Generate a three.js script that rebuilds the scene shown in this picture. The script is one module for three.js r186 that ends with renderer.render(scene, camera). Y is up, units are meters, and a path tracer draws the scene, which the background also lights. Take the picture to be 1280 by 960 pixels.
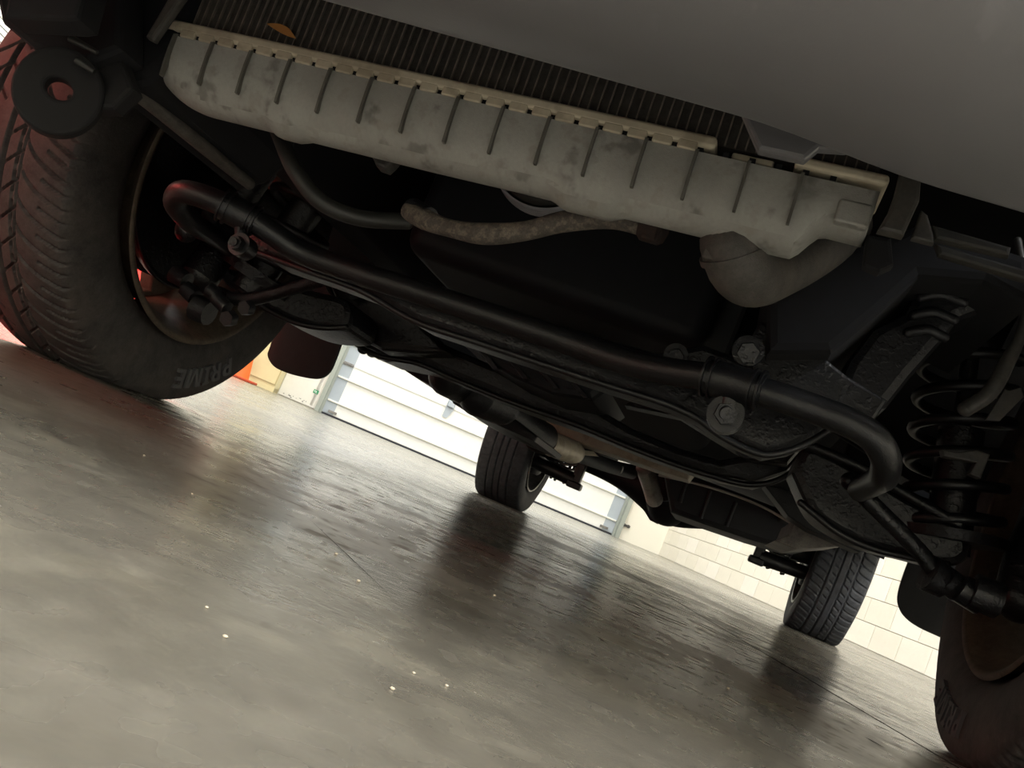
import * as THREE from 'three';
import { RectAreaLightUniformsLib } from 'three/addons/lights/RectAreaLightUniformsLib.js';
import { RoundedBoxGeometry } from 'three/addons/geometries/RoundedBoxGeometry.js';
import { mergeGeometries, mergeVertices } from 'three/addons/utils/BufferGeometryUtils.js';
import { TextGeometry } from 'three/addons/geometries/TextGeometry.js';
import { FontLoader } from 'three/addons/loaders/FontLoader.js';

// ------------------------------------------------------------------ camera, lights, exposure
const scene = new THREE.Scene();
scene.background = new THREE.Color(0x0b0c0e);
const renderer = new THREE.WebGLRenderer({ antialias: true });
renderer.toneMapping = THREE.LinearToneMapping;
renderer.toneMappingExposure = 1.85;
renderer.shadowMap.enabled = true;
RectAreaLightUniformsLib.init();
const LAMP = 24;                                     // radiance of the ceiling lamps

const FOC = 1137, ROLL = THREE.MathUtils.degToRad(22.9), PITCH = THREE.MathUtils.degToRad(5.885), YAW = THREE.MathUtils.degToRad(15.68), CAMH = 0.1016;
const camera = new THREE.PerspectiveCamera(2 * Math.atan(480 / FOC) * 180 / Math.PI, 1280 / 960, 0.02, 60);
const fwd = new THREE.Vector3(-Math.sin(YAW) * Math.cos(PITCH), Math.sin(PITCH), -Math.cos(YAW) * Math.cos(PITCH));
const r0 = new THREE.Vector3().crossVectors(fwd, new THREE.Vector3(0, 1, 0)).normalize(), u0 = new THREE.Vector3().crossVectors(r0, fwd);
const camR = r0.clone().multiplyScalar(Math.cos(ROLL)).addScaledVector(u0, Math.sin(ROLL));
const camU = u0.clone().multiplyScalar(Math.cos(ROLL)).addScaledVector(r0, -Math.sin(ROLL));
camera.position.set(0, CAMH, 0);
camera.quaternion.setFromRotationMatrix(new THREE.Matrix4().makeBasis(camR, camU, fwd.clone().negate()));
camera.updateMatrixWorld();
scene.add(camera);

// room frame: local x along the door wall (0 at the corner with the block wall, negative to the left), local z towards the viewer
const ROOM = new THREE.Vector3(-0.8, 0, -13.97), TURN = THREE.MathUtils.degToRad(20.7);
const RX = new THREE.Vector3(Math.cos(TURN), 0, -Math.sin(TURN)), RZ = new THREE.Vector3(Math.sin(TURN), 0, Math.cos(TURN));
const room = (x, y, z) => ROOM.clone().addScaledVector(RX, x).addScaledVector(RZ, z).setY(y);
const CEIL = 4.6, RW = 9.4, RD = 21;

// ------------------------------------------------------------------ helpers
let seed = 7;
const rnd = () => { seed = (seed * 1664525 + 1013904223) >>> 0; return seed / 4294967296; };
const names = new Map();
function numbered(n) { const k = names.get(n) || 0; names.set(n, k + 1); return k ? n + '_' + String(k).padStart(3, '0') : n; }
const V3 = (x, y, z) => new THREE.Vector3(x, y, z);
// a point on the plane at distance z in front of the bumper, from a measured direction
function at(px, py, z) {
  const d = camR.clone().multiplyScalar((px - 640) / FOC).addScaledVector(camU, -(py - 480) / FOC).add(fwd);
  return V3(0, CAMH, 0).addScaledVector(d, z / d.z);
}
function boxUV(g) {                                   // uv in metres by the face's main direction
  if (g.index) g = g.toNonIndexed();
  const p = g.attributes.position, uv = new Float32Array(p.count * 2), a = V3(), b = V3(), c = V3();
  for (let i = 0; i < p.count; i += 3) {
    a.fromBufferAttribute(p, i); b.fromBufferAttribute(p, i + 1); c.fromBufferAttribute(p, i + 2);
    const n = b.clone().sub(a).cross(c.clone().sub(a)), ax = Math.abs(n.x), ay = Math.abs(n.y), az = Math.abs(n.z);
    [a, b, c].forEach((q, k) => {
      const s = ay >= ax && ay >= az ? [q.x, q.z] : ax >= az ? [q.z, q.y] : [q.x, q.y];
      uv[(i + k) * 2] = s[0]; uv[(i + k) * 2 + 1] = s[1];
    });
  }
  g.setAttribute('uv', new THREE.BufferAttribute(uv, 2));
  for (const k of Object.keys(g.attributes)) if (!['position', 'normal', 'uv'].includes(k)) g.deleteAttribute(k);
  return g;
}
const join = l => { l = [].concat(l).map(boxUV); return l.length === 1 ? l[0] : mergeGeometries(l); };
function mesh(name, geos, mat, parent, offset) {
  const m = new THREE.Mesh(Array.isArray(geos) ? join(geos) : geos, mat);
  m.name = numbered(name); m.castShadow = m.receiveShadow = true;
  if (offset) m.position.copy(offset);
  (parent || scene).add(m);
  return m;
}
function tag(o, label, category, group) { o.userData.label = label; if (category) o.userData.category = category; if (group) o.userData.group = group; return o; }
function struct(o) { o.userData.kind = 'structure'; return o; }
function group(name, pos, parent) { const g = new THREE.Group(); g.name = numbered(name); if (pos) g.position.copy(pos); (parent || scene).add(g); return g; }
const box = (w, h, d, x, y, z, r = 0) => { const g = r ? new RoundedBoxGeometry(w, h, d, 2, r) : new THREE.BoxGeometry(w, h, d); g.translate(x, y, z); return g; };
function cyl(p, q, r, r2 = r, n = 20) {               // capped cylinder from p to q
  const d = q.clone().sub(p), g = new THREE.CylinderGeometry(r2, r, d.length(), n);
  g.applyQuaternion(new THREE.Quaternion().setFromUnitVectors(V3(0, 1, 0), d.clone().normalize()));
  g.translate((p.x + q.x) / 2, (p.y + q.y) / 2, (p.z + q.z) / 2);
  return g;
}
function tube(pts, rad, seg = 60, n = 16, round = true) {     // swept tube, constant or varying radius, rounded ends
  const c = new THREE.CatmullRomCurve3(pts, false, 'centripetal'), fr = c.computeFrenetFrames(seg, false);
  const P = [], I = [], rf = typeof rad === 'function' ? rad : () => rad;
  const ring = (o, i, r) => { for (let k = 0; k < n; k++) { const a = k / n * Math.PI * 2; P.push(o.clone().addScaledVector(fr.normals[i], Math.cos(a) * r).addScaledVector(fr.binormals[i], Math.sin(a) * r)); } };
  let rows = 0;
  const cap = (i, s) => { const o = c.getPointAt(i / seg), T = fr.tangents[i], r = rf(i / seg); const st = round ? [0, .35, .7, .93] : [0]; (s < 0 ? st.slice().reverse() : st).forEach(t => { ring(o.clone().addScaledVector(T, s * t * r * .8), i, r * Math.sqrt(1 - t * t)); rows++; }); };
  P.push(c.getPointAt(0).addScaledVector(fr.tangents[0], round ? -rf(0) * .8 : 0)); cap(0, -1);
  for (let i = 0; i <= seg; i++) { ring(c.getPointAt(i / seg), i, rf(i / seg)); rows++; }
  cap(seg, 1); P.push(c.getPointAt(1).addScaledVector(fr.tangents[seg], round ? rf(1) * .8 : 0));
  for (let k = 0; k < n; k++) I.push(0, 1 + (k + 1) % n, 1 + k);
  for (let j = 0; j < rows - 1; j++) for (let k = 0; k < n; k++) { const a = 1 + j * n + k, b = 1 + j * n + (k + 1) % n; I.push(a, b, a + n, b, b + n, a + n); }
  const e = P.length - 1, b0 = 1 + (rows - 1) * n;
  for (let k = 0; k < n; k++) I.push(e, b0 + k, b0 + (k + 1) % n);
  const g = new THREE.BufferGeometry(); g.setAttribute('position', new THREE.Float32BufferAttribute(P.flatMap(v => [v.x, v.y, v.z]), 3)); g.setIndex(I); g.computeVertexNormals();
  return g;
}
// plate: an outline standing across the car at distance z, its depth going back from there, edges rounded
function plate(pts, z, depth, bev = 0.004, smooth = false) {
  const q = pts.map(p => p.isVector3 ? p : at(p[0], p[1], z));
  let v = q.map(p => new THREE.Vector2(p.x, p.y));
  if (smooth) v = new THREE.SplineCurve([...v, v[0]]).getPoints(v.length * 5).slice(0, -1);
  const g = new THREE.ExtrudeGeometry(new THREE.Shape(v), { depth: depth - 2 * bev, bevelEnabled: bev > 0, bevelThickness: bev, bevelSize: bev, bevelOffset: -bev, bevelSegments: 2, curveSegments: 6 });
  g.translate(0, 0, z - depth + bev);
  return g;
}
function latheX(prof, cx, cy, cz, n = 72, a0 = 0) {           // profile [x, r] turned about the car's x direction
  const P = [], I = [], m = prof.length;
  for (let i = 0; i <= n; i++) { const a = a0 + i / n * Math.PI * 2; for (const [x, r] of prof) P.push(cx + x, cy + r * Math.sin(a), cz + r * Math.cos(a)); }
  for (let i = 0; i < n; i++) for (let j = 0; j < m - 1; j++) { const a = i * m + j, b = a + m; I.push(a, a + 1, b, b, a + 1, b + 1); }
  let g = new THREE.BufferGeometry(); g.setAttribute('position', new THREE.Float32BufferAttribute(P, 3)); g.setIndex(I);
  g = g.toNonIndexed(); g.computeVertexNormals(); 
  const h = mergeVertices(g.deleteAttribute('normal') && g, 1e-6); h.computeVertexNormals(); return h;
}
const hexNut = (p, dir, r, h) => { const q = p.clone().addScaledVector(dir.clone().normalize(), h); return cyl(p, q, r, r * .94, 6); };

// ------------------------------------------------------------------ procedural textures (tileable)
function lattice(n, s) { let k = s; const f = () => { k = (k * 1664525 + 1013904223) >>> 0; return k / 4294967296; }; const a = new Float32Array(n * n); for (let i = 0; i < a.length; i++) a[i] = f(); return a; }
function noise(n, s) {
  const L = lattice(n, s), sm = t => t * t * (3 - 2 * t);
  return (u, v) => {
    const x = ((u % 1) + 1) % 1 * n, y = ((v % 1) + 1) % 1 * n, i = Math.floor(x), j = Math.floor(y), a = sm(x - i), b = sm(y - j), i1 = (i + 1) % n, j1 = (j + 1) % n, i0 = i % n, j0 = j % n;
    return (L[j0 * n + i0] * (1 - a) + L[j0 * n + i1] * a) * (1 - b) + (L[j1 * n + i0] * (1 - a) + L[j1 * n + i1] * a) * b;
  };
}
function fbm(n, oct, s) { const l = []; for (let o = 0; o < oct; o++) l.push(noise(n << o, s + o * 17)); return (u, v) => { let a = 0, w = .5, t = 0; for (const f of l) { a += f(u, v) * w; t += w; w *= .55; } return a / t; }; }
function tex(size, metres, fn, srgb) {
  const d = new Uint8Array(size * size * 4);
  for (let j = 0; j < size; j++) for (let i = 0; i < size; i++) { const c = fn((i + .5) / size, (j + .5) / size), k = (j * size + i) * 4; for (let q = 0; q < 3; q++) d[k + q] = Math.max(0, Math.min(255, 255 * (c.length ? c[q] : c))); d[k + 3] = 255; }
  const t = new THREE.DataTexture(d, size, size); t.wrapS = t.wrapT = THREE.RepeatWrapping; t.magFilter = THREE.LinearFilter; t.minFilter = THREE.LinearMipmapLinearFilter; t.generateMipmaps = true;
  if (srgb) t.colorSpace = THREE.SRGBColorSpace; t.repeat.set(1 / metres, 1 / metres); t.needsUpdate = true;
  return t;
}
const mix = (a, b, t) => a.map((x, i) => x + (b[i] - x) * t), clamp = (x, a = 0, b = 1) => Math.max(a, Math.min(b, x)), step = (a, b, x) => { const t = clamp((x - a) / (b - a)); return t * t * (3 - 2 * t); };

const fA = fbm(4, 6, 11), fB = fbm(8, 5, 51), fC = fbm(24, 4, 91), fD = fbm(64, 3, 131), fE = fbm(128, 2, 171);
const concreteMap = tex(1024, 2.3, (u, v) => {
  const a = fA(u, v), b = fB(u, v), c = fC(u, v), d = fE(u, v);
  let k = mix([.485, .465, .415], [.60, .58, .53], step(.3, .7, a * .6 + b * .4));
  k = mix(k, [.63, .605, .53], step(.56, .70, c) * .4);
  k = mix(k, [.40, .38, .33], step(.60, .75, fB(u + .37, v + .61)) * .35);
  return k.map(x => x * (.73 + .12 * d));
}, true);
const scuff = (u, v) => { let s = 0; for (const [n, ang, o] of [[fD, .3, 0], [fE, -.2, .4]]) s = Math.max(s, step(.70, .82, n(u * 1 + o, v))); return s; };
const concreteBump = tex(1024, .55, (u, v) => .5 + .3 * (fC(u, v) - .5) + .5 * (fD(u, v) - .5) + .35 * (fE(u, v) - .5));
const concreteRough = tex(1024, 1.7, (u, v) => clamp(.27 + .2 * (fB(u, v) - .5) + .12 * (fD(u, v) - .5) + .1 * scuff(u, v)));
const grimeMap = tex(512, .3, (u, v) => { const a = fB(u, v), c = fC(u, v), d = fE(u, v); return [1, 1, 1].map((x, i) => clamp(.62 + .5 * (a - .5) + .5 * (c - .5) + .3 * (d - .5) + [.03, 0, -.03][i] * step(.5, .7, a))); });
const grimeBump = tex(512, .16, (u, v) => .35 * fB(u, v) + .5 * step(.5, .72, fC(u, v)) + .3 * fD(u, v));
const fineBump = tex(512, .08, (u, v) => .5 * fC(u, v) + .5 * fE(u, v));
const dustMap = tex(512, .35, (u, v) => { const a = fA(u, v), b = fC(u + .2, v), d = fE(u, v); const stain = step(.56, .68, fB(u + .13, v + .3)); let k = mix([.80, .79, .76], [.95, .95, .92], step(.35, .65, a)); k = mix(k, [.60, .55, .49], step(.55, .72, b) * .35); k = mix(k, [.42, .38, .35], stain * .45); return k.map(x => x * (.94 + .12 * d)); });
const paintMap = tex(512, .9, (u, v) => { const k = .95 + .08 * (fA(u, v) - .5) + .05 * (fC(u, v) - .5); return [k, k, k]; });
const softMap = tex(512, .6, (u, v) => { const k = .9 + .12 * (fA(u, v) - .5) + .2 * step(.70, .8, fC(u, v)) * step(.5, .7, fB(u, v)); return [k, k, k]; });
const plasterBump = tex(256, .25, (u, v) => .5 * fC(u, v) + .5 * fD(u, v));
const rustMap = tex(256, .12, (u, v) => mix([.30, .28, .26], [.40, .37, .33], step(.4, .65, fC(u, v))).map(x => x * (.8 + .4 * fE(u, v))), true);

// ------------------------------------------------------------------ materials
const M = (color, roughness, o = {}) => new THREE.MeshStandardMaterial({ color: new THREE.Color(color), roughness, side: THREE.DoubleSide, ...o });
const oily = M(0x17181c, .42, { map: grimeMap, bumpMap: grimeBump, bumpScale: .0009 });
const satin = M(0x1b1c1f, .40, { map: grimeMap, bumpMap: fineBump, bumpScale: .0003 });
const chassis = M(0x1d1e22, .5, { map: grimeMap, bumpMap: grimeBump, bumpScale: .0006 });
const deep = M(0x0c0e14, .92, { map: grimeMap });
const tankBlack = M(0x0f141c, .6, { map: grimeMap });
const bumperGrey = M(0x707073, .36, { map: softMap, bumpMap: fineBump, bumpScale: .0001 });
const tankMap = tex(512, .30, (u, v) => { const a = fA(u, v), b = fC(u + .2, v), d = fE(u, v), sp = step(.52, .66, fB(u + .13, v + .3)); let k = mix([.82, .81, .79], [.97, .97, .95], step(.35, .65, a)); k = mix(k, [.62, .56, .50], step(.55, .72, b) * .35); k = mix(k, [.26, .24, .23], sp * step(.35, .62, fC(u, v)) * .6); return k.map(x => x * (.94 + .12 * d)); });
const tankPlastic = M(0x9c9c98, .62, { map: tankMap, bumpMap: fineBump, bumpScale: .0003 });
const ribGrey = M(0x696863, .6, { map: dustMap });
const alloyDull = M(0xcfc6b2, .55, { map: dustMap, metalness: .15 });
const coreDark = M(0x4c4844, .7, { map: grimeMap });
const finGrey = M(0x8f887e, .5, { map: grimeMap });
const bracketGrey = M(0x55534f, .55, { map: grimeMap });
const eyeBlack = M(0x0a090b, .9), galvDull = M(0x85807a, .55, { map: grimeMap });
const bracketDark = M(0x34332f, .55, { map: grimeMap });
const hoseBlack = M(0x2a2b29, .5, { map: grimeMap });
const hoseRust = M(0xffffff, .8, { map: rustMap, bumpMap: grimeBump, bumpScale: .001 });
const hoseGrey = M(0x5c5853, .6, { map: grimeMap, bumpMap: fineBump, bumpScale: .0006 });
const rubber = M(0x4b4846, .72, { map: grimeMap, bumpMap: fineBump, bumpScale: .0003 });
const rubberRear = M(0x474a50, .7, { map: grimeMap });
const flapBlack = M(0x1f2023, .6, { map: grimeMap });
const rimDirty = M(0x6b6052, .68, { map: grimeMap, metalness: .1 });
const steel = M(0x9b9a96, .35, { metalness: .7, map: grimeMap });
const galv = M(0xb5b3ab, .5, { metalness: .2, map: paintMap });
const flexSteel = M(0xd6cdbc, .4, { metalness: .2, map: dustMap });
const beamBeige = M(0xbab0a0, .5, { map: dustMap, metalness: .2 });
const rustBrown = M(0x6d4a3c, .8, { map: rustMap });
const shaftSilver = M(0xecebe6, .5, { metalness: 0, map: dustMap });
const concrete = M(0xffffff, 1, { map: concreteMap, roughnessMap: concreteRough, bumpMap: concreteBump, bumpScale: .00032 });
const jointDark = M(0x3a3630, .9);
const paintWhite = M(0xe9e6da, .55, { map: paintMap, bumpMap: plasterBump, bumpScale: .0006 });
const wallPaint = M(0xe8e4d4, .6);
const blockMats = [0xe6e0d0, 0xe2dccb, 0xe9e3d5].map(c => M(c, .65, { map: paintMap, bumpMap: plasterBump, bumpScale: .0015 }));
const mortar = M(0xcdc6b4, .85);
const doorWhite = M(0xe9e9e2, .45, { map: paintMap });
const doorRidge = M(0xdad9ce, .4);
const stileBlue = M(0xa9b2b8, .45, { map: paintMap });
const trackGrey = M(0x9aa097, .45, { metalness: .3 });
const sealBlack = M(0x2b2d33, .7);
const ceilingMat = M(0xd9d7d0, .8);

// ------------------------------------------------------------------ floor: poured slabs with saw-cut joints
{
  const f = struct(mesh('floor', [box(RW + .6, .2, RD + .6, -RW / 2, -.116, RD / 2)], jointDark, null, ROOM)); f.rotation.y = TURN;
  const jx = -3.43, xs = [-RW - .3, jx - 3.6, jx, .3], zs = [-.3, 4.4, 8.6, 14.85, 18.2, RD + .3];   // cut lines, room frame
  for (let i = 0; i < 3; i++) for (let j = 0; j < 5; j++) {
    const g = .004, x0 = xs[i] + g, x1 = xs[i + 1] - g, z0 = zs[j] + g, z1 = zs[j + 1] - g;
    mesh('slab', [box(x1 - x0, .016, z1 - z0, (x0 + x1) / 2, -.008, (z0 + z1) / 2)], concrete, f);
  }
  const matte = c => new THREE.MeshPhysicalMaterial({ color: new THREE.Color(c), roughness: 1, specularIntensity: 0 }), seal = matte(0x141211);
  for (const x of xs.slice(1, 3)) mesh('joint_seal', [box(.0082, .015, RD, x, -.00755, RD / 2)], seal, f);
  for (const z of zs.slice(1, 5)) mesh('joint_seal', [box(RW, .0148, .0082, -RW / 2, -.00748, z)], seal, f);
  // dark gouges and pale crumbs that lie about on it
  const gouge = [], crumb = [];
  for (const [px, py, qx, qy, w] of [[1080, 921, 1107, 936, .007], [1018, 872, 1030, 879, .004], [1012, 748, 1030, 756, .006], [770, 738, 785, 746, .006], [364, 613, 372, 617, .004], [385, 648, 498, 755, .0012], [230, 512, 262, 523, .003], [744, 795, 760, 806, .003], [660, 690, 688, 701, .004]]) {
    const fl = (x, y) => { const d = camR.clone().multiplyScalar((x - 640) / FOC).addScaledVector(camU, -(y - 480) / FOC).add(fwd); return V3(0, CAMH, 0).addScaledVector(d, -CAMH / d.y); };
    const a = fl(px, py), b = fl(qx, qy), n = V3(b.z - a.z, 0, a.x - b.x).normalize().multiplyScalar(w / 2), m = a.clone().lerp(b, .5);
    const g = new THREE.BufferGeometry(); const P = []; const q = [a, m.clone().add(n), b, m.clone().sub(n)];
    for (const t of [[0, 1, 2], [0, 2, 3]]) for (const i of t) P.push(q[i].x, .0005, q[i].z); g.setAttribute('position', new THREE.Float32BufferAttribute(P, 3)); g.computeVertexNormals(); gouge.push(g);
  }
  for (const [px, py, r] of [[490, 862, .0012], [517, 842, .0009], [558, 858, .001], [281, 797, .0012], [910, 861, .0016], [240, 618, .001], [340, 600, .0012], [420, 693, .0014], [448, 727, .0014], [258, 760, .0009], [618, 745, .0015], [180, 570, .0012]]) {
    const d = camR.clone().multiplyScalar((px - 640) / FOC).addScaledVector(camU, -(py - 480) / FOC).add(fwd), c = V3(0, CAMH, 0).addScaledVector(d, -CAMH / d.y);
    const g = new THREE.IcosahedronGeometry(r * .75, 0); g.scale(1.5, .8, 1.2); g.translate(c.x, r * .5, c.z); crumb.push(g);
  }
  for (const [n, l, m, t] of [['floor_gouges', gouge, matte(0x1a1715), 'thin dark gouges scattered over the concrete floor'], ['floor_crumbs', crumb, M(0xb9ae98, .8), 'tiny pale crumbs scattered over the concrete floor']]) { const o = mesh(n, l, m); o.userData.kind = 'stuff'; tag(o, t, n === 'floor_gouges' ? 'scratches' : 'crumbs'); }
}

// ------------------------------------------------------------------ walls, ceiling
const place = o => { o.position.copy(ROOM); o.rotation.y = TURN; return o; };
// block wall on the right
{
  const w = struct(place(mesh('wall_right', [box(.2, CEIL, RD + .6, .114, CEIL / 2, RD / 2)], mortar)));
  const bh = .205, bl = .41, n = 6, gj = .005;
  const bg = boxUV(new RoundedBoxGeometry(.014, bh - gj, bl - gj, 1, .003)), hg = boxUV(new RoundedBoxGeometry(.014, bh - gj, bl / 2 - gj, 1, .003));
  const rest = [];
  for (let c = 0; c * bh < CEIL - .1; c++) {
    for (let k = 0; k < Math.ceil(RD / bl); k++) {
      const z = (k + (c % 2 ? .5 : 0)) * bl + bl / 2; if (z > RD) continue;
      if (c < n && z < 8.6) { const b = mesh('block', bg, blockMats[Math.floor(rnd() * 3)], w, V3(.007 + (rnd() - .5) * .0016, c * bh + bh / 2, z)); }
      else if (c < 14) { const g = new THREE.BoxGeometry(.014, bh - gj, bl - gj); g.translate(.007, c * bh + bh / 2, z); rest.push(g); }
    }
    if (c % 2 && c < n) mesh('block', hg, blockMats[0], w, V3(.007, c * bh + bh / 2, bl / 4));
  }
  const r = mesh('upper_blocks', rest, blockMats[0], w); r.userData.kind = 'stuff';
}
// door wall with an opening that the sectional door fills
const DL = -5.456, DR = -.72, DH = 3.4;
{
  const w = struct(place(mesh('wall_back', [
    box(-DR + .25, CEIL, .2, (DR + .25) / 2 - .0, CEIL / 2, -.1), box(DL + RW + .25, CEIL, .2, (DL - RW - .25) / 2, CEIL / 2, -.1), box(DR - DL, CEIL - DH, .2, (DL + DR) / 2, (CEIL + DH) / 2, -.1)], wallPaint)));
  tag(mesh('wall_board', [box(.62, 1.35, .02, -5.76, .69, .012, .004)], paintWhite, w), 'white wall board with specks of dirt along its foot');
  const spk = []; for (let i = 0; i < 16; i++) spk.push(box(.006 + rnd() * .014, .005 + rnd() * .01, .003, -6.0 + rnd() * .35, .03 + rnd() * .05, .0225)); mesh('dirt_specks', spk, bracketGrey, w).userData.kind = 'stuff';
}
struct(place(mesh('wall_front', [box(RW + .5, CEIL, .2, -RW / 2, CEIL / 2, RD + .1)], wallPaint)));
struct(place(mesh('ceiling', [box(RW + .5, .2, RD + .5, -RW / 2, CEIL + .1, RD / 2)], ceilingMat)));
// left wall with a shutter opening
const SZ0 = 1.2, SZ1 = 5.6, SH = 3.4;
struct(place(mesh('wall_left', [box(.2, CEIL, SZ0 + .3, -RW - .1, CEIL / 2, (SZ0 - .3) / 2), box(.2, CEIL, RD - SZ1 + .3, -RW - .1, CEIL / 2, (SZ1 + RD + .3) / 2), box(.2, CEIL - SH, SZ1 - SZ0, -RW - .1, (CEIL + SH) / 2, (SZ0 + SZ1) / 2)], wallPaint)));
{ // roller shutter of narrow slats
  const d = struct(place(group('door_2')));
  const sl = []; for (let y = .03; y < SH; y += .062) sl.push(box(.018, .05, SZ1 - SZ0, -RW - .05, y + .025, (SZ0 + SZ1) / 2));
  mesh('shutter_dark_sheet', [box(.008, SH, SZ1 - SZ0, -RW - .066, SH / 2, (SZ0 + SZ1) / 2)], bracketGrey, d);  // dark sheet added behind the slats so their gaps read darker
  const c = mesh('shutter_slats', sl, doorWhite, d); c.userData.kind = 'stuff';
  mesh('guide_rail', [box(.08, SH, .07, -RW - .05, SH / 2, SZ0 + .035)], trackGrey, d); mesh('guide_rail', [box(.08, SH, .07, -RW - .05, SH / 2, SZ1 - .035)], trackGrey, d);
}
// sectional garage door
{
  const d = struct(place(group('door_1')));
  const w = DR - DL, cx = (DL + DR) / 2, ys = [.024, .222, .59, 1.09, 1.6, 2.1, 2.6, 3.1, DH];
  for (let i = 0; i < ys.length - 1; i++) {
    const h = ys[i + 1] - ys[i];
    mesh('panel', [box(w - .06, h - .012, .04, cx, ys[i] + h / 2 - .004, -.05, .006)], doorWhite, d);
    if (i < 7) mesh('rib', [box(w - .12, .028, .035, cx, ys[i + 1] - .004, -.02, .008)], doorRidge, d);
    for (const s of [0, 1]) mesh('end_stile', [box(.17, h - .02, .006, s ? DR - .135 : DL + .135, ys[i] + h / 2 - .004, -.027)], stileBlue, d);
  }
  mesh('bottom_seal', [box(w - .06, .022, .05, cx, .013, -.045, .006)], sealBlack, d);
  mesh('strut', [box(w - .5, .012, .012, cx, .80, -.026)], doorRidge, d);
  for (const s of [DL, DR]) {
    const k = s === DL ? 1 : -1;
    mesh('track', [box(.02, DH, .10, s + k * .01, DH / 2, .03), box(.05, DH, .012, s - k * .02, DH / 2, .075), box(.05, DH, .012, s + k * .03, DH / 2, -.005)], trackGrey, d);
    for (const y of [.80, 1.62]) mesh('hinge', [box(.16, .05, .012, s + k * .13, y, -.018, .003), cyl(V3(s + k * .02, y, -.01), V3(s + k * .22, y, -.01), .009)], steel, d);
    mesh('roller_bracket', [box(.13, .035, .02, s + k * .2, .07, -.015, .003)], steel, d);
  }
  mesh('lock_bracket', [plateLocal([[-.07, .12], [.05, .12], [.05, -.02], [0, -.16], [-.07, -.16]], .006, -3.71, .80, -.012), box(.1, .09, .05, -3.72, .85, .01, .01)], stileBlue, d);
  mesh('track_foot', [box(.11, .035, .03, DR + .10, .215, .02), box(.02, .05, .032, DR + .06, .215, .022), box(.02, .05, .032, DR + .13, .215, .022)], bracketGrey, d);
}
function plateLocal(pts, depth, x, y, z) { const g = new THREE.ExtrudeGeometry(new THREE.Shape(pts.map(p => new THREE.Vector2(...p))), { depth, bevelEnabled: false }); g.translate(x, y, z); return g; }

// ------------------------------------------------------------------ ceiling lamps, out of view, placed to light the walls and the nose
{
  const glow = M(0xffffff, .5, { emissive: new THREE.Color(.985, .99, 1), emissiveIntensity: 6 });
  let first = true;
  for (const [x, rx] of [[-7.6, 'left'], [-4.7, 'middle'], [-1.8, 'right']]) for (const [k, z] of [1.6, 5.2, 8.8, 12.4, 16, 19.4].entries()) {
    if (rx === 'left' && k > 1) continue;  // left row stops short, so the car's left side stays dim
    const power = LAMP * (z > 15 ? 3.4 : 1);  // front lamps stronger, to brighten the bumper, radiator and near floor
    const nth = ['nearest the garage door', 'second from the garage door', 'third from the garage door', 'over the nose of the car', 'behind the viewer', 'farthest from the garage door'][k];
    const t = group('unseen_ceiling_lamp', room(x, CEIL, z)); t.rotation.y = TURN;
    tag(t, `unseen white ceiling lamp ${nth} in the ${rx} row`, 'ceiling lamp', 'unseen ceiling lamps');
    mesh('housing', [box(.46, .05, 1.66, 0, -.03, 0, .01)], ceilingMat, t);
    mesh('diffuser', [box(.40, .012, 1.6, 0, -.06, 0)], glow, t);
    const l = new THREE.RectAreaLight(new THREE.Color(.985, .99, 1), power, .40, 1.6); l.name = numbered('lamp_light'); l.rotation.x = -Math.PI / 2; l.position.y = -.075; t.add(l);
  }
}

// ------------------------------------------------------------------ things in the workshop
{ // beige cabinet against the wall left of the door
  const p = room(-6.30, 0, .0), t = group('storage_cabinet', p); t.rotation.y = TURN;
  const beige = M(0xd9cc9c, .5, { map: paintMap }), beigeLine = M(0xb3a676, .5);
  tag(t, 'beige storage cabinet with a recessed front panel between orange cone and white board', 'cabinet');
  mesh('carcass', [box(.44, 1.25, .42, 0, .635, .22, .006)], beige, t);
  mesh('plinth', [box(.44, .07, .43, 0, .035, .22, .004)], beige, t);
  mesh('door', [box(.40, 1.12, .018, 0, .67, .438, .006)], beige, t);
  mesh('edge_line', [box(.012, 1.12, .02, .206, .67, .44)], beigeLine, t);  // darker line along the right edge
}
{ // orange cone
  const p = room(-6.54, 0, .80), t = group('traffic_cone', p); t.rotation.y = TURN; const orange = M(0xe8641a, .55);
  tag(t, 'orange traffic cone on a square base beside the beige cabinet', 'traffic cone');
  const g = new THREE.LatheGeometry([[.155, .03], [.15, .05], [.04, .66], [.03, .68], [.001, .685]].map(a => new THREE.Vector2(...a)), 36); mesh('cone_body', [g], orange, t);
  mesh('base', [box(.5, .032, .42, 0, .018, 0, .01)], M(0xb8441c, .7), t);
}
{ // small green and white label on the wall strip
  const t = group('wall_sign', room(-5.585, .25, .026)); t.rotation.y = TURN;
  tag(t, 'small green sign stuck low on the white strip left of the garage door', 'sign');
  mesh('plate', [box(.075, .055, .004, 0, 0, 0)], M(0x1f8a56, .5), t);
  mesh('white_marks', [box(.012, .018, .003, -.018, .004, .003), box(.012, .018, .003, .003, .004, .003), box(.03, .006, .003, .006, -.014, .003)], M(0xe8f2ea, .5), t);
}
{ const s = mesh('cover_strip', [box(.05, 1.9, .02, -5.575, .99, .012, .004)], M(0xf1efe8, .5)); place(s); tag(s, 'white plastic cover strip upright on the wall beside the left door track', 'cover strip'); }
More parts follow.
